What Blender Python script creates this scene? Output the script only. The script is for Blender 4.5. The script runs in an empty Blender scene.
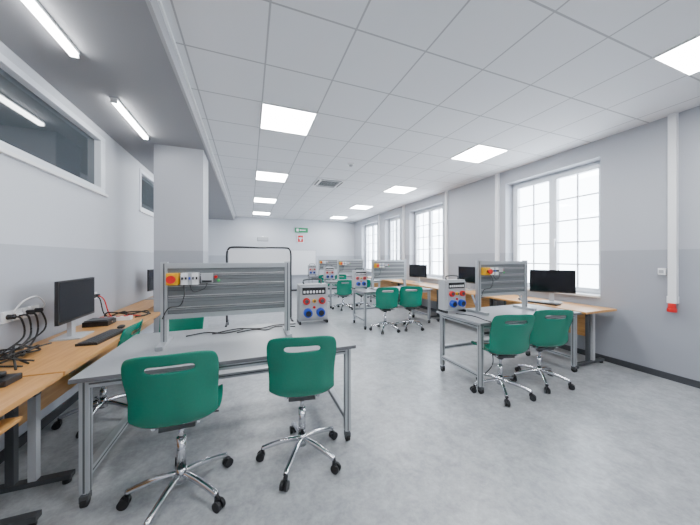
import bpy, bmesh, math, random
from mathutils import Matrix, Vector, Euler
random.seed(4)
D=bpy.data; C=bpy.context
def link(o):
    C.scene.collection.objects.link(o); return o

# ------------------------------------------------------------ materials
MATS={}
def mat(name,col,rough=0.5,metal=0.0,emit=None,estr=0,noise=0,nscale=30,coat=0,spec=0.5):
    if name in MATS: return MATS[name]
    m=D.materials.new(name); m.use_nodes=True
    nt=m.node_tree; b=nt.nodes['Principled BSDF']
    b.inputs['Base Color'].default_value=(*col,1)
    b.inputs['Roughness'].default_value=rough
    b.inputs['Metallic'].default_value=metal
    b.inputs['Specular IOR Level'].default_value=spec
    if coat: b.inputs['Coat Weight'].default_value=coat
    if emit:
        b.inputs['Emission Color'].default_value=(*emit,1)
        b.inputs['Emission Strength'].default_value=estr
    if noise:
        n=nt.nodes.new('ShaderNodeTexNoise'); n.inputs['Scale'].default_value=nscale; n.inputs['Detail'].default_value=4
        g=nt.nodes.new('ShaderNodeNewGeometry'); nt.links.new(g.outputs['Position'],n.inputs['Vector'])
        r=nt.nodes.new('ShaderNodeValToRGB')
        r.color_ramp.elements[0].position=.3; r.color_ramp.elements[1].position=.7
        r.color_ramp.elements[0].color=(*[c*(1-noise) for c in col],1)
        r.color_ramp.elements[1].color=(*[min(1,c*(1+noise)) for c in col],1)
        nt.links.new(n.outputs['Fac'],r.inputs['Fac']); nt.links.new(r.outputs['Color'],b.inputs['Base Color'])
    MATS[name]=m; return m

def wall_mat(name,lower,upper,split=1.52):
    m=D.materials.new(name); m.use_nodes=True; nt=m.node_tree; b=nt.nodes['Principled BSDF']
    g=nt.nodes.new('ShaderNodeNewGeometry'); s=nt.nodes.new('ShaderNodeSeparateXYZ')
    nt.links.new(g.outputs['Position'],s.inputs[0])
    gt=nt.nodes.new('ShaderNodeMath'); gt.operation='GREATER_THAN'; gt.inputs[1].default_value=split
    nt.links.new(s.outputs['Z'],gt.inputs[0])
    mx=nt.nodes.new('ShaderNodeMix'); mx.data_type='RGBA'
    mx.inputs[6].default_value=(*lower,1); mx.inputs[7].default_value=(*upper,1)
    nt.links.new(gt.outputs[0],mx.inputs[0]); nt.links.new(mx.outputs[2],b.inputs['Base Color'])
    b.inputs['Roughness'].default_value=.5
    n=nt.nodes.new('ShaderNodeTexNoise'); n.inputs['Scale'].default_value=180
    bp=nt.nodes.new('ShaderNodeBump'); bp.inputs['Strength'].default_value=.05
    nt.links.new(g.outputs['Position'],n.inputs['Vector'])
    nt.links.new(n.outputs['Fac'],bp.inputs['Height']); nt.links.new(bp.outputs[0],b.inputs['Normal'])
    return m
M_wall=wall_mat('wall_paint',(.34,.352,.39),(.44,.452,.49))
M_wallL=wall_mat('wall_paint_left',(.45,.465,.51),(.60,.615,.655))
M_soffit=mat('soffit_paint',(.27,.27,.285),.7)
M_beam=mat('beam_paint',(.42,.42,.44),.6)
M_white=mat('white_plastic',(.85,.85,.86),.35)
M_frame=mat('window_pvc',(.78,.81,.86),.3)
M_base=mat('baseboard_dark',(.045,.048,.055),.5)
M_alu=mat('aluminium_profile',(.46,.48,.50),.35,.55)
M_slot=mat('profile_slot',(.09,.095,.10),.6)
M_top=mat('laminate_grey',(.27,.28,.295),.38,noise=.05,nscale=60)
M_edge=mat('laminate_edge',(.13,.13,.14),.5)
M_black=mat('black_plastic',(.008,.008,.010),.4)
M_rubber=mat('black_rubber',(.010,.010,.010),.7)
M_screen=mat('screen_black',(.004,.004,.006),.12)
M_chrome=mat('chrome',(.66,.67,.70),.14,1.0)
M_green=mat('chair_green',(.0,.18,.115),.22,noise=.03,nscale=90)
M_panel=mat('panel_grey',(.17,.18,.19),.45,.2)
M_rail=mat('din_rail',(.45,.45,.45),.35,.8)
M_red=mat('red_plastic',(.62,.006,.006),.35)
M_yel=mat('yellow_plastic',(.8,.42,.0),.4)
M_blue=mat('blue_plastic',(.01,.06,.5),.35)
M_lgrey=mat('light_grey_plastic',(.42,.43,.45),.4)
M_dgrey=mat('dark_grey_steel',(.07,.075,.08),.45,.3)
M_grn2=mat('green_button',(.03,.5,.1),.4)
M_cable=mat('cable_black',(.010,.010,.010),.5)
M_lamp=mat('lamp_panel',(1,1,1),.5,emit=(.96,.985,1),estr=42)
M_tube=mat('lamp_tube',(1,1,1),.5,emit=(.96,.985,1),estr=38)
M_glassdark=mat('dark_glazing',(.04,.05,.058),.04,0,spec=1.0)
M_board=mat('whiteboard',(.8,.8,.82),.2)

def wood():
    m=D.materials.new('desk_wood'); m.use_nodes=True; nt=m.node_tree; b=nt.nodes['Principled BSDF']
    g=nt.nodes.new('ShaderNodeNewGeometry'); mp=nt.nodes.new('ShaderNodeMapping')
    mp.inputs['Scale'].default_value=(14,1.2,14); nt.links.new(g.outputs['Position'],mp.inputs['Vector'])
    n=nt.nodes.new('ShaderNodeTexNoise'); n.inputs['Scale'].default_value=3; n.inputs['Detail'].default_value=6
    nt.links.new(mp.outputs[0],n.inputs['Vector'])
    r=nt.nodes.new('ShaderNodeValToRGB')
    r.color_ramp.elements[0].position=.3;r.color_ramp.elements[1].position=.75
    r.color_ramp.elements[0].color=(.46,.21,.055,1); r.color_ramp.elements[1].color=(.62,.33,.11,1)
    nt.links.new(n.outputs['Fac'],r.inputs['Fac']); nt.links.new(r.outputs['Color'],b.inputs['Base Color'])
    b.inputs['Roughness'].default_value=.35
    return m
M_wood=wood()
def floorm():
    m=D.materials.new('floor_vinyl'); m.use_nodes=True; nt=m.node_tree; b=nt.nodes['Principled BSDF']
    g=nt.nodes.new('ShaderNodeNewGeometry')
    def noise(sc,det,ro,dist,lo,hi,c0,c1):
        n=nt.nodes.new('ShaderNodeTexNoise'); n.inputs['Scale'].default_value=sc; n.inputs['Detail'].default_value=det; n.inputs['Roughness'].default_value=ro
        n.inputs['Distortion'].default_value=dist
        nt.links.new(g.outputs['Position'],n.inputs['Vector'])
        r=nt.nodes.new('ShaderNodeValToRGB')
        r.color_ramp.elements[0].position=lo;r.color_ramp.elements[1].position=hi
        r.color_ramp.elements[0].color=(*c0,1); r.color_ramp.elements[1].color=(*c1,1)
        nt.links.new(n.outputs['Fac'],r.inputs['Fac']); return r
    a=noise(7,11,.72,.3,.38,.62,(.295,.305,.32),(.42,.435,.45))
    c=noise(30,6,.7,.2,.40,.60,(.84,.84,.84),(1.0,1.0,1.0))
    mx=nt.nodes.new('ShaderNodeMix'); mx.data_type='RGBA'; mx.blend_type='MULTIPLY'; mx.inputs[0].default_value=1
    nt.links.new(a.outputs[0],mx.inputs[6]); nt.links.new(c.outputs[0],mx.inputs[7])
    nt.links.new(mx.outputs[2],b.inputs['Base Color'])
    b.inputs['Roughness'].default_value=.33
    return m
M_floor=floorm()
GY0=3.02
def ceilm():
    m=D.materials.new('ceiling_tiles'); m.use_nodes=True; nt=m.node_tree; b=nt.nodes['Principled BSDF']
    g=nt.nodes.new('ShaderNodeNewGeometry'); s=nt.nodes.new('ShaderNodeSeparateXYZ'); nt.links.new(g.outputs['Position'],s.inputs[0])
    outs=[]
    for ax,off in (('X',.13),('Y',GY0)):
        a=nt.nodes.new('ShaderNodeMath'); a.operation='ADD'; a.inputs[1].default_value=-off+60+.3
        nt.links.new(s.outputs[ax],a.inputs[0])
        mo=nt.nodes.new('ShaderNodeMath'); mo.operation='MODULO'; mo.inputs[1].default_value=.6; nt.links.new(a.outputs[0],mo.inputs[0])
        su=nt.nodes.new('ShaderNodeMath'); su.operation='SUBTRACT'; su.inputs[1].default_value=.3; nt.links.new(mo.outputs[0],su.inputs[0])
        ab=nt.nodes.new('ShaderNodeMath'); ab.operation='ABSOLUTE'; nt.links.new(su.outputs[0],ab.inputs[0])
        lt=nt.nodes.new('ShaderNodeMath'); lt.operation='LESS_THAN'; lt.inputs[1].default_value=.007; nt.links.new(ab.outputs[0],lt.inputs[0])
        outs.append(lt)
    mx=nt.nodes.new('ShaderNodeMath'); mx.operation='MAXIMUM'
    nt.links.new(outs[0].outputs[0],mx.inputs[0]); nt.links.new(outs[1].outputs[0],mx.inputs[1])
    c=nt.nodes.new('ShaderNodeMix'); c.data_type='RGBA'
    c.inputs[6].default_value=(.78,.785,.81,1); c.inputs[7].default_value=(.45,.45,.47,1)
    nt.links.new(mx.outputs[0],c.inputs[0]); nt.links.new(c.outputs[2],b.inputs['Base Color'])
    b.inputs['Roughness'].default_value=.8
    return m
M_ceil=ceilm()
def glassm():
    m=D.materials.new('window_glass'); m.use_nodes=True; nt=m.node_tree; nt.nodes.remove(nt.nodes['Principled BSDF'])
    o=nt.nodes['Material Output']; t=nt.nodes.new('ShaderNodeBsdfTransparent'); gl=nt.nodes.new('ShaderNodeBsdfGlossy')
    gl.inputs['Roughness'].default_value=.02
    mx=nt.nodes.new('ShaderNodeMixShader'); mx.inputs[0].default_value=.06
    nt.links.new(t.outputs[0],mx.inputs[1]); nt.links.new(gl.outputs[0],mx.inputs[2]); nt.links.new(mx.outputs[0],o.inputs[0])
    return m
M_glass=glassm()

# ------------------------------------------------------------ builder
class B:
    def __init__(s): s.bm=bmesh.new(); s.ms=[]
    def mi(s,m):
        if m not in s.ms: s.ms.append(m)
        return s.ms.index(m)
    def _fin(s,verts,m,smooth=False):
        i=s.mi(m); fs=set()
        for v in verts:
            for f in v.link_faces: fs.add(f)
        for f in fs: f.material_index=i; f.smooth=smooth
    def box(s,x0,x1,y0,y1,z0,z1,m,rot=None,piv=None):
        M=Matrix.Translation(((x0+x1)/2,(y0+y1)/2,(z0+z1)/2))@Matrix.Diagonal((abs(x1-x0),abs(y1-y0),abs(z1-z0),1))
        if rot:
            p=Vector(piv) if piv else Vector(((x0+x1)/2,(y0+y1)/2,(z0+z1)/2))
            M=Matrix.Translation(p)@Euler(rot).to_matrix().to_4x4()@Matrix.Translation(-p)@M
        r=bmesh.ops.create_cube(s.bm,size=1,matrix=M); s._fin(r['verts'],m)
    def cyl(s,p0,p1,r,m,r2=None,seg=16,smooth=True):
        p0=Vector(p0);p1=Vector(p1);d=p1-p0
        M=Matrix.Translation((p0+p1)/2)@d.to_track_quat('Z','Y').to_matrix().to_4x4()
        q=bmesh.ops.create_cone(s.bm,cap_ends=True,segments=seg,radius1=r,radius2=r if r2 is None else r2,depth=d.length,matrix=M)
        s._fin(q['verts'],m,False)
        if smooth:
            for v in q['verts']:
                for f in v.link_faces:
                    if len(f.verts)==4: f.smooth=True
    def ball(s,c,r,m,sc=(1,1,1)):
        q=bmesh.ops.create_uvsphere(s.bm,u_segments=16,v_segments=10,radius=r,matrix=Matrix.Translation(c)@Matrix.Diagonal((*sc,1)))
        s._fin(q['verts'],m,True)
    def tube(s,pts,r,m,seg=8,sub=6):
        P=[Vector(p) for p in pts]; Q=[]
        for i in range(len(P)-1):
            a=P[max(i-1,0)];b=P[i];c=P[i+1];d=P[min(i+2,len(P)-1)]
            for k in range(sub):
                t=k/sub
                Q.append(.5*((2*b)+(-a+c)*t+(2*a-5*b+4*c-d)*t*t+(-a+3*b-3*c+d)*t**3))
        Q.append(P[-1]); rings=[]
        for i,p in enumerate(Q):
            t=(Q[min(i+1,len(Q)-1)]-Q[max(i-1,0)]).normalized()
            up=Vector((0,0,1)) if abs(t.z)<.95 else Vector((1,0,0))
            n=t.cross(up).normalized(); bb=t.cross(n)
            rings.append([s.bm.verts.new(p+r*(math.cos(2*math.pi*k/seg)*n+math.sin(2*math.pi*k/seg)*bb)) for k in range(seg)])
        i=s.mi(m)
        for a,b in zip(rings,rings[1:]):
            for k in range(seg):
                f=s.bm.faces.new((a[k],a[(k+1)%seg],b[(k+1)%seg],b[k])); f.material_index=i; f.smooth=True
        for rg in (rings[0],rings[-1]):
            f=s.bm.faces.new(rg); f.material_index=i
    def mesh(s,name):
        bmesh.ops.recalc_face_normals(s.bm,faces=s.bm.faces[:])
        me=D.meshes.new(name); s.bm.to_mesh(me); s.bm.free()
        for m in s.ms: me.materials.append(m)
        return me
    def obj(s,name,bevel=0,loc=(0,0,0),rz=0):
        o=link(D.objects.new(name,s.mesh(name))); o.location=loc; o.rotation_euler=(0,0,rz)
        if bevel:
            bv=o.modifiers.new('bevel','BEVEL'); bv.width=bevel; bv.segments=2; bv.limit_method='ANGLE'; bv.angle_limit=.9
        return o
def inst(name,me,loc,rz=0,bevel=0,parent=None):
    o=link(D.objects.new(name,me)); o.location=loc; o.rotation_euler=(0,0,rz)
    if bevel:
        bv=o.modifiers.new('bevel','BEVEL'); bv.width=bevel; bv.segments=2; bv.limit_method='ANGLE'; bv.angle_limit=.9
    if parent: o.parent=parent
    return o

# ------------------------------------------------------------ room
XL,XR,YN,YF,H,HS=-1.62,4.6,-2.5,11.7,3.08,2.93
WT=.36
b=B(); b.box(XL-.2,XR+WT,YN-.2,YF+.2,-.1,0,M_floor); b.obj('floor')
b=B(); b.box(XL-.2,XR+WT,YN-.2,YF+.2,H,H+.1,M_ceil); b.obj('ceiling')
WN=[(2.31,3.80),(5.6,7.1),(7.7,8.7),(9.35,10.85)]
SZ,TZ=.86,2.84
b=B(); b.box(XR,XR+WT,YN,YF,0,SZ,M_wall); b.box(XR,XR+WT,YN,YF,TZ,H,M_wall)
prev=YN
for y0,y1 in WN:
    b.box(XR,XR+WT,prev,y0,SZ,TZ,M_wall); prev=y1
b.box(XR,XR+WT,prev,YF,SZ,TZ,M_wall)
b.obj('wall_right')
b=B(); b.box(XL-.2,XR+WT,YF,YF+.2,0,H,M_wallL); b.obj('wall_far')
b=B(); b.box(XL-.2,XR+WT,YN-.2,YN,0,H,M_wallL); b.obj('wall_near')
LW=[(-.6,4.05),(5.15,7.0)]
lz0,lz1=2.18,2.84
b=B(); b.box(XL-.2,XL,YN,YF,0,lz0,M_wallL); b.box(XL-.2,XL,YN,YF,lz1,H,M_wallL)
prev=YN
for y0,y1 in LW:
    b.box(XL-.2,XL,prev,y0,lz0,lz1,M_wallL); prev=y1
b.box(XL-.2,XL,prev,YF,lz0,lz1,M_wallL); b.obj('wall_left')
b=B(); b.box(XL,-.57,YN,YF,HS,H,M_soffit); b.obj('ceiling_soffit')
b=B(); b.box(-.57,-.545,YN,YF,HS,H,M_beam); b.box(-.57,-.53,YN,YF,H-.03,H,M_white); b.obj('trim_1')
b=B(); b.box(-1.18,-.60,4.25,4.75,0,HS,M_wall); b.obj('wall_pillar')
b=B(); b.box(XR-.015,XR,YN,YF,0,.075,M_base); b.obj('baseboard_right')
b=B(); b.box(XL,XL+.015,YN,YF,0,.075,M_base); b.obj('baseboard_left')
b=B(); b.box(XL,XR,YF-.015,YF,0,.075,M_base); b.obj('baseboard_far')
b=B(); b.box(-1.195,-.585,4.235,4.25,0,.075,M_base); b.box(-.60,-.585,4.25,4.75,0,.075,M_base); b.obj('baseboard_pillar')

for i,(y0,y1) in enumerate(WN):
    b=B(); x0,x1=XR+.2,XR+.27
    f=.06
    b.box(x0,x1,y0,y1,SZ,SZ+f,M_frame); b.box(x0,x1,y0,y1,TZ-f,TZ,M_frame)
    b.box(x0,x1,y0,y0+f,SZ+f,TZ-f,M_frame); b.box(x0,x1,y1-f,y1,SZ+f,TZ-f,M_frame)
    ym=(y0+y1)/2
    for a,c in ((y0+f-.01,ym),(ym,y1-f+.01)):
        X0,X1=x0-.025,x1-.02; z0,z1=SZ+f-.01,TZ-f+.01; g=.06
        b.box(X0,X1,a,c,z0,z0+g,M_frame); b.box(X0,X1,a,c,z1-g,z1,M_frame)
        b.box(X0,X1,a,a+g,z0+g,z1-g,M_frame); b.box(X0,X1,c-g,c,z0+g,z1-g,M_frame)
        m=(a+c)/2
        b.box(x0+.005,x0+.03,m-.011,m+.011,z0+g,z1-g,M_frame)
        for k in (1,2,3,4):
            z=z0+g+(z1-z0-2*g)*k/5
            b.box(x0+.004,x0+.031,a+g,c-g,z-.011,z+.011,M_frame)
        b.box(x0+.012,x0+.018,a+g,c-g,z0+g,z1-g,M_glass)
    b.box(x0-.045,x0-.025,ym-.05,ym-.02,1.7,1.74,M_white); b.box(x0-.06,x0-.045,ym-.045,ym-.025,1.6,1.74,M_white)
    b.box(XR-.03,x0,y0+.001,y1-.001,SZ,SZ+.03,M_white)
    b.obj('window_%d'%(i+1),.004)
for i,(y0,y1) in enumerate(LW):
    b=B(); x0,x1=XL-.12,XL+.012; f=.055
    b.box(x0,x1,y0,y1,lz0,lz0+f,M_frame); b.box(x0,x1,y0,y1,lz1-f,lz1,M_frame)
    b.box(x0,x1,y0,y0+f,lz0+f,lz1-f,M_frame); b.box(x0,x1,y1-f-.05,y1,lz0+f,lz1-f,M_frame)
    if i==0: b.box(x0,x1,1.0,1.0+f,lz0+f,lz1-f,M_frame)
    b.box(XL-.07,XL-.05,y0+f,y1-f,lz0+f,lz1-f,M_glassdark)
    b.box(XL-.001,XL+.03,y0-.03,y1+.03,lz0-.03,lz0,M_white)
    b.obj('window_%d'%(i+5),.004)

for gx in (.13,3.13):
    for k in range(-2,4):
        gy=GY0+2.4*k
        b=B(); b.box(gx+.012,gx+.588,gy+.012,gy+.588,H-.008,H,M_lamp)
        for a in ((gx,gx+.012,gy,gy+.6),(gx+.588,gx+.6,gy,gy+.6),(gx+.012,gx+.588,gy,gy+.012),(gx+.012,gx+.588,gy+.588,gy+.6)):
            b.box(*a,H-.012,H,M_white)
        b.obj('ceiling_light_panel')
for y0,y1 in ((-.3,.75),(1.45,2.55),(3.15,4.0),(5.2,6.2)):
    X=-1.19
    b=B(); b.box(X-.03,X+.03,y0,y1,HS-.02,HS,M_white); b.box(X-.022,X+.022,y0+.01,y1-.01,HS-.05,HS-.02,M_tube)
    b.box(X-.027,X+.027,y0,y0+.012,HS-.053,HS-.02,M_white); b.box(X-.027,X+.027,y1-.012,y1,HS-.053,HS-.02,M_white)
    b.obj('ceiling_tube_light',.004)
b=B(); cx,cy=1.63,GY0+2.7
b.box(cx-.3,cx+.3,cy-.3,cy+.3,H-.03,H,M_white)
for k in range(9):
    b.box(cx-.2,cx+.2,cy-.19+k*.045,cy-.165+k*.045,H-.034,H-.028,M_dgrey)
for s in (-1,1):
    b.box(cx+s*.26-.015,cx+s*.26+.015,cy-.22,cy+.22,H-.034,H-.028,M_dgrey)
    b.box(cx-.22,cx+.22,cy+s*.26-.015,cy+s*.26+.015,H-.034,H-.028,M_dgrey)
b.obj('ceiling_air_vent',.004)
b=B(); b.cyl((1.68,4.45,H),(1.68,4.45,H-.025),.055,M_white,.05,24); b.cyl((1.68,4.45,H-.025),(1.68,4.45,H-.05),.035,M_lgrey,.025,24); b.obj('smoke_detector')

def duct(y,z0,z1=H,w=.07):
    b=B(); b.box(XR-.05,XR,y-w/2,y+w/2,z0,z1,M_white)
    b.box(XR-.053,XR-.05,y-w/2+.012,y+w/2-.012,z0,z1,M_white); b.obj('cable_duct',.003)
duct(1.61,.98); duct(3.96,.76); duct(5.42,.76); duct(7.4,.76); duct(9.1,.76)
b=B(); b.box(XR-.06,XR,1.57,1.65,.9,.98,M_white); b.cyl((XR-.05,1.61,.9),(XR-.05,1.61,.84),.03,M_red,.035); b.cyl((XR-.05,1.61,.84),(XR-.05,1.61,.8),.04,M_red,.04)
b.obj('industrial_wall_socket',.003)
b=B(); b.box(XR-.04,XR,1.67,1.73,1.22,1.3,M_white); b.box(XR-.045,XR-.04,1.68,1.72,1.24,1.28,M_lgrey); b.obj('wall_switch',.003)

# ------------------------------------------------------------ furniture
TH=.75
def table_mesh(W,Dp):
    b=B(); p=.045
    b.box(0,W,0,Dp,TH-.025,TH,M_top)
    b.box(-.001,W+.001,-.001,.001,TH-.025,TH-.001,M_edge)
    zt=TH-.025
    def prof(x0,x1,y0,y1,z0,z1,ax):
        b.box(x0,x1,y0,y1,z0,z1,M_alu)
        cx,cy,cz=(x0+x1)/2,(y0+y1)/2,(z0+z1)/2; e=.001; s=.005
        if ax=='z':
            b.box(cx-s,cx+s,y0-e,y1+e,z0,z1,M_slot); b.box(x0-e,x1+e,cy-s,cy+s,z0,z1,M_slot)
        if ax=='x':
            b.box(x0,x1,y0-e,y1+e,cz-s,cz+s,M_slot)
        if ax=='y':
            b.box(x0-e,x1+e,y0,y1,cz-s,cz+s,M_slot)
    i=.03
    xs=(i,W-i-p); ys=(i,Dp-i-p)
    for x in xs:
        for y in ys:
            prof(x,x+p,y,y+p,.085,zt,'z')
            c=(x+p/2,y+p/2)
            b.cyl((c[0],c[1],.085),(c[0],c[1],.065),.02,M_chrome)
            b.box(c[0]-.02,c[0]+.02,c[1]-.028,c[1]+.02,.035,.07,M_dgrey)
            b.cyl((c[0]-.014,c[1]-.005,.03),(c[0]+.014,c[1]-.005,.03),.03,M_rubber,seg=20)
        prof(x,x+p,ys[0]+p,ys[1],zt-p,zt,'y')
        prof(x,x+p,ys[0]+p,ys[1],.16,.16+p,'y')
    for y in ys: prof(xs[0]+p,xs[1],y,y+p,zt-p,zt,'x')
    prof(xs[0]+p,xs[1],ys[1],ys[1]+p,.28,.28+p,'x')
    return b.mesh('workbench_mesh')
def station_mesh(W):
    b=B(); T=.63
    for x in (0,W-.045):
        b.box(x,x+.045,0,.045,0.03,T+.01,M_alu); b.box(x+.018,x+.027,-.001,.046,.03,T-.002,M_slot)
        b.box(x,x+.045,-.12,.18,0,.03,M_alu)
        b.box(x+.01,x+.03,.03,.045,0.03,.2,M_alu,rot=(-.5,0,0),piv=(x,.1,.05))
    b.box(.045,W-.045,0,.04,T-.04,T,M_alu)
    b.box(.045,W-.045,0,.04,.2,.235,M_alu)
    b.box(.045,W-.045,.012,.03,.235,T-.04,M_panel)
    n=4; z0,z1=.235,T-.04
    for k in range(1,n+1):
        z=z0+(z1-z0)*(k-.5)/n if k<n else z1-.05
        b.box(.05,W-.05,.004,.012,z-.010,z+.010,M_rail)
        b.box(.05,W-.05,.002,.006,z-.003,z+.003,M_slot)
        b.box(.05,W-.05,.008,.0125,z-.04,z-.036,M_slot)
    z=T-.12
    b.box(.05,.13,-.06,.004,z-.045,z+.045,M_yel); b.cyl((.09,-.06,z),(.09,-.085,z),.018,M_black); b.cyl((.09,-.085,z),(.09,-.105,z),.03,M_red)
    for k in range(5):
        b.box(.145+k*.024,.167+k*.024,-.055,.004,z-.045,z+.045,M_white if k!=2 else M_lgrey)
        b.box(.151+k*.024,.161+k*.024,-.07,-.055,z-.005,z+.015,M_black if k!=2 else M_blue)
    b.box(.28,.36,-.04,.004,z-.035,z+.04,M_lgrey); b.box(.285,.355,-.043,-.04,z-.03,z-.015,M_black)
    b.cyl((.38,-.02,z+.01),(.38,.004,z+.01),.012,M_red); b.cyl((.40,-.02,z-.02),(.40,.004,z-.02),.01,M_grn2)
    b.tube([(.16,-.03,z-.045),(.17,-.06,z-.12),(.14,-.05,z-.2),(.06,-.03,z-.22),(.02,-.03,z-.3)],.004,M_cable)
    b.tube([(.2,-.03,z-.045),(.23,-.05,z-.1),(.3,-.03,z-.08),(.32,-.02,z-.035)],.003,M_cable)
    return b.mesh('trainer_mesh')
def sbox_mesh():
    b=B(); W=.30
    b.box(0,W,0.02,.15,.03,.40,M_lgrey)
    b.box(.01,W-.01,.0,.02,.05,.38,M_lgrey)
    b.box(.0,.02,-.0,.16,0,.03,M_black); b.box(W-.02,W,-.0,.16,0,.03,M_black)
    b.tube([(.06,.08,.4),(.06,.08,.44),(.15,.08,.45),(.24,.08,.44),(.24,.08,.4)],.009,M_dgrey)
    b.box(.03,.27,-.006,0,.30,.37,M_black)
    for k in range(7): b.box(.04+k*.032,.06+k*.032,-.012,-.006,.315,.34,M_white)
    for x in (.07,.15,.23):
        m=M_red if x!=.15 else M_yel
        r=.036 if x!=.15 else .02
        b.cyl((x,0,.235),(x,-.03,.235),r,m,r*.94,20); b.cyl((x,-.03,.235),(x,-.036,.235),r*.6,M_dgrey,r*.55,16)
    for x in (.085,.215):
        b.cyl((x,0,.12),(x,-.045,.115),.046,M_blue,.042,20); b.cyl((x,-.045,.115),(x,-.05,.115),.03,M_black,.028,16)
    b.cyl((.15,0,.17),(.15,-.015,.17),.014,M_red)
    return b.mesh('sbox_mesh')
def monitor_mesh():
    b=B(); W,Hh,z=.56,.34,.15
    b.box(-W/2,W/2,-.012,.012,z,z+Hh,M_black)
    b.box(-W/2+.01,W/2-.01,-.0135,-.012,z+.02,z+Hh-.01,M_screen)
    b.box(-W/2+.08,W/2-.08,.012,.035,z+.06,z+Hh-.06,M_black)
    b.box(-.03,.03,.02,.05,.01,.30,M_lgrey)
    b.box(-.12,.12,-.07,.12,0,.012,M_lgrey)
    return b.mesh('monitor_mesh')
TM=table_mesh(1.7,.95); TM2=table_mesh(1.62,.7); SM=station_mesh(.97); SM2=station_mesh(.84); BM=sbox_mesh(); MM=monitor_mesh()

def shell_mesh():
    prof=[(.235,-.04,.19),(.225,-.01,.205),(.18,.004,.215),(.09,-.008,.222),(0,-.018,.225),(-.09,-.018,.222),(-.155,-.008,.218),(-.198,.03,.214),(-.214,.10,.214),(-.226,.18,.217),(-.239,.265,.223),(-.252,.325,.225),(-.261,.358,.223),(-.271,.40,.216),(-.277,.425,.203)]
    nx=9; bm=bmesh.new(); R=[]
    for i,(y,z,w) in enumerate(prof):
        row=[]
        back=min(1,max(0,(i-6)/3))
        for k in range(nx):
            t=-1+2*k/(nx-1); x=t*w
            zz=z; yy=y
            zz+= (1-back)*(.03*t**4 + (.014*t*t if i>1 else 0))
            yy+= back*(.055*t*t) + (.03*t**4 if 5<=i<=9 else 0)
            if i>=13: zz-= .02*t**4
            row.append(bm.verts.new((x,yy,zz)))
        R.append(row)
    for i in range(len(R)-1):
        for k in range(nx-1):
            if i==11 and 2<=k<=5: continue
            f=bm.faces.new((R[i][k],R[i][k+1],R[i+1][k+1],R[i+1][k])); f.smooth=True
    me=D.meshes.new('shell'); bm.to_mesh(me); bm.free(); me.materials.append(M_green)
    o=link(D.objects.new('tmp_shell',me))
    s=o.modifiers.new('sol','SOLIDIFY'); s.thickness=.012; s.offset=0
    u=o.modifiers.new('sub','SUBSURF'); u.levels=2; u.render_levels=2
    dg=C.evaluated_depsgraph_get(); dg.update()
    out=D.meshes.new_from_object(o.evaluated_get(dg))
    D.objects.remove(o); return out
SH=shell_mesh()
def chair_mesh(zs):
    b=B()
    for k in range(5):
        a=math.radians(90+72*k+14); d=Vector((math.cos(a),math.sin(a),0)); n=Vector((-d.y,d.x,0))
        pts=[d*.02+Vector((0,0,.135)),d*.12+Vector((0,0,.125)),d*.22+Vector((0,0,.1)),d*.275+Vector((0,0,.082))]
        b.tube(pts,.0175,M_chrome,seg=10,sub=4)
        e=d*.275
        b.cyl(e+Vector((0,0,.085)),e+Vector((0,0,.045)),.009,M_black)
        off=d*.012
        for s in (-1,1):
            c=e+off+n*s*.014+Vector((0,0,.028)); b.cyl(c-n*.009,c+n*.009,.028,M_black,seg=20)
        b.box(e.x-.014,e.x+.014,e.y-.014,e.y+.014,.035,.062,M_black)
    b.cyl((0,0,.09),(0,0,.17),.033,M_chrome,.028,20)
    b.cyl((0,0,.17),(0,0,zs-.16),.025,M_chrome,seg=20)
    b.cyl((0,0,zs-.2),(0,0,zs-.07),.0145,M_chrome)
    b.cyl((0,0,zs-.1),(0,0,zs-.06),.03,M_black,.04,16)
    b.box(-.09,.09,-.1,.1,zs-.06,zs-.035,M_dgrey)
    for s in (-1,1):
        b.tube([(s*.11,-.12,zs-.02),(s*.1,-.06,zs-.045),(s*.1,.06,zs-.045),(s*.11,.14,zs-.018)],.01,M_chrome,sub=3)
    b.tube([(.07,0,zs-.05),(.15,.02,zs-.055),(.2,.03,zs-.06)],.006,M_black)
    i=b.mi(M_green)
    tmp=SH.copy(); tmp.transform(Matrix.Translation((0,0,zs)))
    old=set(f for f in b.bm.faces)
    b.bm.from_mesh(tmp)
    for f in b.bm.faces:
        if f not in old: f.material_index=i; f.smooth=True
    return b.mesh('swivel_chair_mesh')
CH={z:chair_mesh(z) for z in (.51,.455,.41)}
def chair(x,y,ang,zs=.51):
    return inst('swivel_chair',CH[zs],(x,y,0),-math.radians(ang))

inst('workbench',TM,(-.93,1.93,0),bevel=.0015)
inst('electrical_trainer_board',SM,(-.63,2.42,TH),bevel=.001)
inst('power_socket_box',BM,(.47,2.70,TH),bevel=.002)
chair(-.38,1.87,0); chair(.355,1.93,10)
chair(-1.22,3.03,-90,.41); chair(-.72,3.4,180,.41)
for i,(yf,x0) in enumerate(((2.12,2.22),(4.85,2.1),(7.25,2.1),(9.6,2.1))):
    inst('workbench',TM2,(x0,yf,0),bevel=.0015)
    inst('electrical_trainer_board',SM2,(x0+.36,yf+.38,TH),bevel=.001)
    inst('power_socket_box',BM,(x0+.01,yf+.52,TH),bevel=.002)
chair(2.49,2.12,16,.455); chair(3.12,2.14,20,.455)
chair(2.5,4.72,15,.455); chair(3.05,4.7,25,.455); chair(2.45,7.1,5,.41); chair(3.0,7.1,10,.41); chair(2.5,9.45,0,.41); chair(3.1,9.45,0,.41)
b=B()
b.tube([(-.1,2.6,.757),(.05,2.66,.757),(.15,2.6,.757),(.25,2.7,.757),(.42,2.64,.757)],.005,M_cable)
b.tube([(-.3,2.63,.757),(-.1,2.74,.757),(.1,2.68,.757),(.25,2.76,.757),(.44,2.74,.757)],.005,M_cable)
b.tube([(-.5,2.63,.757),(-.35,2.7,.757),(-.2,2.62,.757),(-.05,2.7,.757)],.005,M_cable)
b.obj('power_cable')
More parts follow.
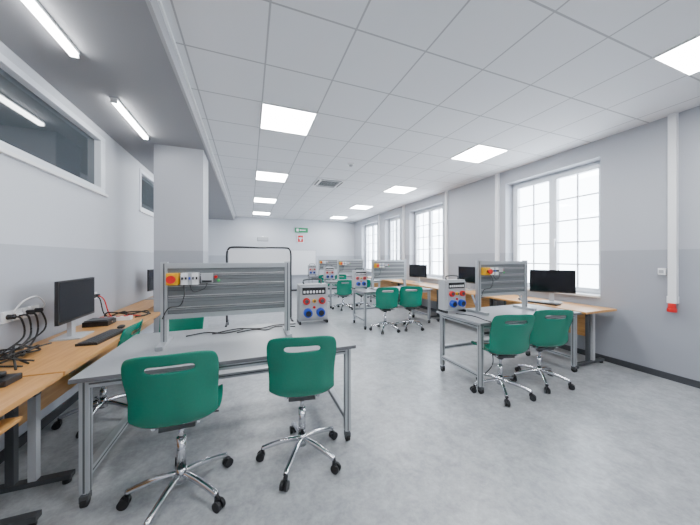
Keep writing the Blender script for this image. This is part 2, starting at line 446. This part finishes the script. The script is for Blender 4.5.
b=B(); b.tube([(2.32,2.58,.757),(2.4,2.4,.757),(2.36,2.2,.757),(2.35,2.13,.757),(2.345,2.10,.735),(2.34,2.09,.5),(2.36,2.10,.32),(2.3,2.16,.2),(2.28,2.2,.21)],.005,M_cable); b.obj('power_cable')
def wood_desk(name,x0,x1,y0,y1,front):
    b=B(); b.box(x0,x1,y0,y1,TH-.028,TH,M_wood)
    for y in (y0+.12,y1-.16):
        xm=(x0+x1)/2
        b.box(xm-.05,xm-.01,y,y+.04,.06,TH-.028,M_dgrey); b.box(xm+.05,xm+.09,y,y+.04,.06,TH-.028,M_lgrey)
        b.box(x0+.03,x1-.03,y-.005,y+.045,.03,.06,M_dgrey)
        b.box(x0+.03,x1-.03,y,y+.04,TH-.06,TH-.028,M_dgrey)
        for x in (x0+.06,x1-.06): b.cyl((x,y+.02,0),(x,y+.02,.03),.022,M_black)
    xm=(x0+x1)/2
    b.box(xm-.04,xm-.022,y0+.16,y1-.16,.38,.68,M_wood)
    if front>0:
        b.box(x0+.1,x1-.03,y0+.25,y1-.25,TH-.13,TH-.112,M_wood)
        for y in (y0+.25,y1-.27): b.box(x0+.15,x1-.1,y,y+.02,TH-.112,TH-.028,M_dgrey)
    b.obj(name,.002)
wood_desk('computer_desk',XL+.03,-1.02,.55,2.07,1)
wood_desk('computer_desk',XL+.03,-1.02,2.09,3.98,0)
wood_desk('computer_desk',XL+.03,-1.24,4.0,6.0,0)
wood_desk('computer_desk',3.9,XR-.06,2.1,3.6,0)
wood_desk('computer_desk',3.9,XR-.06,3.62,5.1,0)
wood_desk('computer_desk',3.9,XR-.06,5.12,6.9,0)
wood_desk('computer_desk',3.9,XR-.06,6.92,8.9,0)
def mon(x,y,deg): inst('computer_monitor',MM,(x,y,TH),math.radians(deg),bevel=.002)
mon(-1.38,2.98,92); mon(-1.42,5.3,80)
mon(4.28,2.75,-52); mon(4.3,4.45,-95); mon(4.28,6.2,-70); mon(4.28,8.1,-60)
def kb(x,y,deg):
    b=B(); b.box(-.22,.22,-.07,.07,0,.018,M_black)
    for r in range(4):
        for c in range(14): b.box(-.21+c*.03,-.185+c*.03,-.06+r*.031,-.035+r*.031,.018,.024,M_dgrey)
    b.obj('computer_keyboard',0,(x,y,TH),math.radians(deg))
    b=B(); b.ball((0,0,.015),.03,M_black,(.9,1.6,.6)); b.obj('computer_mouse',0,(x,y+.32,TH+.003),math.radians(deg+90))
kb(-1.14,2.85,84); kb(4.05,2.75,-80)
b=B(); b.box(-1.50,-1.30,3.32,3.5,TH,TH+.05,M_black); b.box(-1.49,-1.31,3.33,3.49,TH+.05,TH+.06,M_dgrey); b.cyl((-1.30,3.4,TH+.03),(-1.295,3.4,TH+.03),.01,M_chrome); b.obj('mini_computer',.003)
b=B(); b.box(-1.5,-1.2,3.56,3.63,TH,TH+.04,M_white)
for k in range(4): b.cyl((-1.46+k*.07,3.595,TH+.04),(-1.46+k*.07,3.595,TH+.044),.022,M_red)
b.obj('power_strip',.004)
b=B()
b.tube([(-1.5,3.68,.757),(-1.42,3.75,.77),(-1.3,3.7,.757),(-1.35,3.85,.8),(-1.5,3.8,.757),(-1.45,3.72,.82),(-1.3,3.88,.757),(-1.2,3.75,.757)],.008,M_cable)
b.tube([(-1.2,3.68,.757),(-1.1,3.75,.77),(-1.15,3.88,.79),(-1.3,3.9,.76),(-1.35,3.75,.8),(-1.2,3.8,.8),(-1.1,3.85,.757)],.008,M_cable)
b.tube([(-1.57,3.73,1.0),(-1.53,3.73,.97),(-1.5,3.75,.8),(-1.4,3.72,.757),(-1.3,3.7,.757)],.006,M_cable)
b.tube([(-1.57,3.8,1.0),(-1.52,3.8,.95),(-1.45,3.78,.77),(-1.3,3.8,.765),(-1.15,3.7,.765)],.006,M_red)
b.obj('power_cable')
b=B()
random.seed(7)
for j in range(4):
    y0=2.62+.07*j
    pts=[(XL+.05,y0,1.0),(XL+.1,y0,.99),(XL+.1,y0+.02,.85)]
    for k in range(6):
        pts.append((-1.48+random.uniform(-.07,.14),2.5+random.uniform(-.2,.17),.757+random.uniform(0,.07)))
    pts.append((-1.3,2.2+.05*j,.757))
    b.tube(pts,.006,M_cable)
b.obj('power_cable')
b=B(); b.box(-1.32,-1.18,1.93,2.05,TH,TH+.035,M_black); b.cyl((-1.25,2.0,TH+.035),(-1.25,2.0,TH+.06),.03,M_black); b.obj('power_adapter',.006)
b=B(); b.tube([(XL+.02,2.95,1.0),(XL+.06,2.93,1.05),(XL+.07,2.83,1.12),(XL+.05,2.73,1.1),(XL+.02,2.68,1.02)],.006,M_white); b.obj('network_cable')
for y in (2.65,2.74,2.83,2.92,3.64,3.73,3.82):
    b=B(); b.box(XL,XL+.012,y-.04,y+.04,.96,1.04,M_white); b.cyl((XL+.012,y,1.0),(XL+.013,y,1.0),.02,M_lgrey); b.cyl((XL+.0125,y,1.0),(XL+.05,y,1.0),.018,M_black if y!=2.74 else M_white); b.obj('wall_socket',.002)

b=B(); b.box(1.45,2.75,YF-.025,YF,.7,1.75,M_board)
for a in ((1.43,2.77,.68,.7),(1.43,2.77,1.75,1.77),(1.43,1.45,.7,1.75),(2.75,2.77,.7,1.75)): b.box(a[0],a[1],YF-.03,YF,a[2],a[3],M_lgrey)
b.box(1.6,2.6,YF-.08,YF-.03,.68,.7,M_lgrey); b.obj('wall_whiteboard')
M_exit=mat('exit_sign_green',(.0,.16,.06),.4,emit=(0,.6,.2),estr=.2)
b=B(); b.box(1.85,2.4,YF-.06,YF,2.52,2.72,M_exit); b.box(1.9,2.0,YF-.062,YF-.06,2.56,2.68,M_white); b.box(2.08,2.3,YF-.062,YF-.06,2.60,2.64,M_white)
b.box(2.04,2.1,YF-.062,YF-.06,2.59,2.65,M_white,rot=(0,.78,0)); b.obj('exit_sign')
b=B(); b.box(1.94,2.22,YF-.05,YF,2.08,2.42,M_white); b.box(1.97,2.19,YF-.052,YF-.05,2.11,2.39,M_red); b.cyl((2.08,YF-.052,2.27),(2.08,YF-.054,2.27),.06,M_white); b.box(2.0,2.16,YF-.054,YF-.052,2.24,2.31,M_white); b.box(2.05,2.11,YF-.054,YF-.052,2.15,2.27,M_white); b.obj('framed_emblem')
b=B(); b.box(.47,.53,YF-.7,YF,2.22,2.27,M_white); b.box(.3,.7,YF-.95,YF-.6,2.07,2.22,M_lgrey); b.box(.42,.58,YF-.62,YF-.5,2.1,2.2,M_black); b.obj('wall_projector',.01)
b=B(); Y=6.0; x0,x1=-.42,.86
b.box(x0+.03,x1-.03,Y,Y+.02,.85,1.6,M_board)
b.tube([(x0,Y+.01,.1),(x0,Y+.01,.6),(x0,Y+.01,1.2),(x0,Y+.01,1.5),(x0+.03,Y+.01,1.6),(x0+.12,Y+.01,1.64),(.2,Y+.01,1.64),(x1-.12,Y+.01,1.64),(x1-.03,Y+.01,1.6),(x1,Y+.01,1.5),(x1,Y+.01,1.2),(x1,Y+.01,.6),(x1,Y+.01,.1)],.02,M_black)
for x in (x0,x1):
    b.tube([(x,Y-.28,.09),(x,Y,.1),(x,Y+.3,.09)],.022,M_black)
    for yy in (Y-.26,Y+.28): b.cyl((x-.015,yy,.04),(x+.015,yy,.04),.04,M_rubber,seg=20); b.cyl((x,yy,.05),(x,yy,.09),.01,M_dgrey)
b.tube([(x0,Y+.01,.8),(.2,Y+.01,.8),(x1,Y+.01,.8)],.018,M_black)
b.obj('mobile_whiteboard')

w=D.worlds.new('World'); C.scene.world=w; w.use_nodes=True
bg=w.node_tree.nodes['Background']; bg.inputs[0].default_value=(.80,.90,1,1); bg.inputs[1].default_value=16.0
cam=D.cameras.new('Camera'); co=link(D.objects.new('Camera',cam)); C.scene.camera=co
co.location=(0,0,1.42); co.rotation_euler=(math.radians(90),0,math.radians(-20.5))
cam.sensor_width=36; cam.lens=270/700*36; cam.shift_y=-4.5/700; cam.clip_start=.05
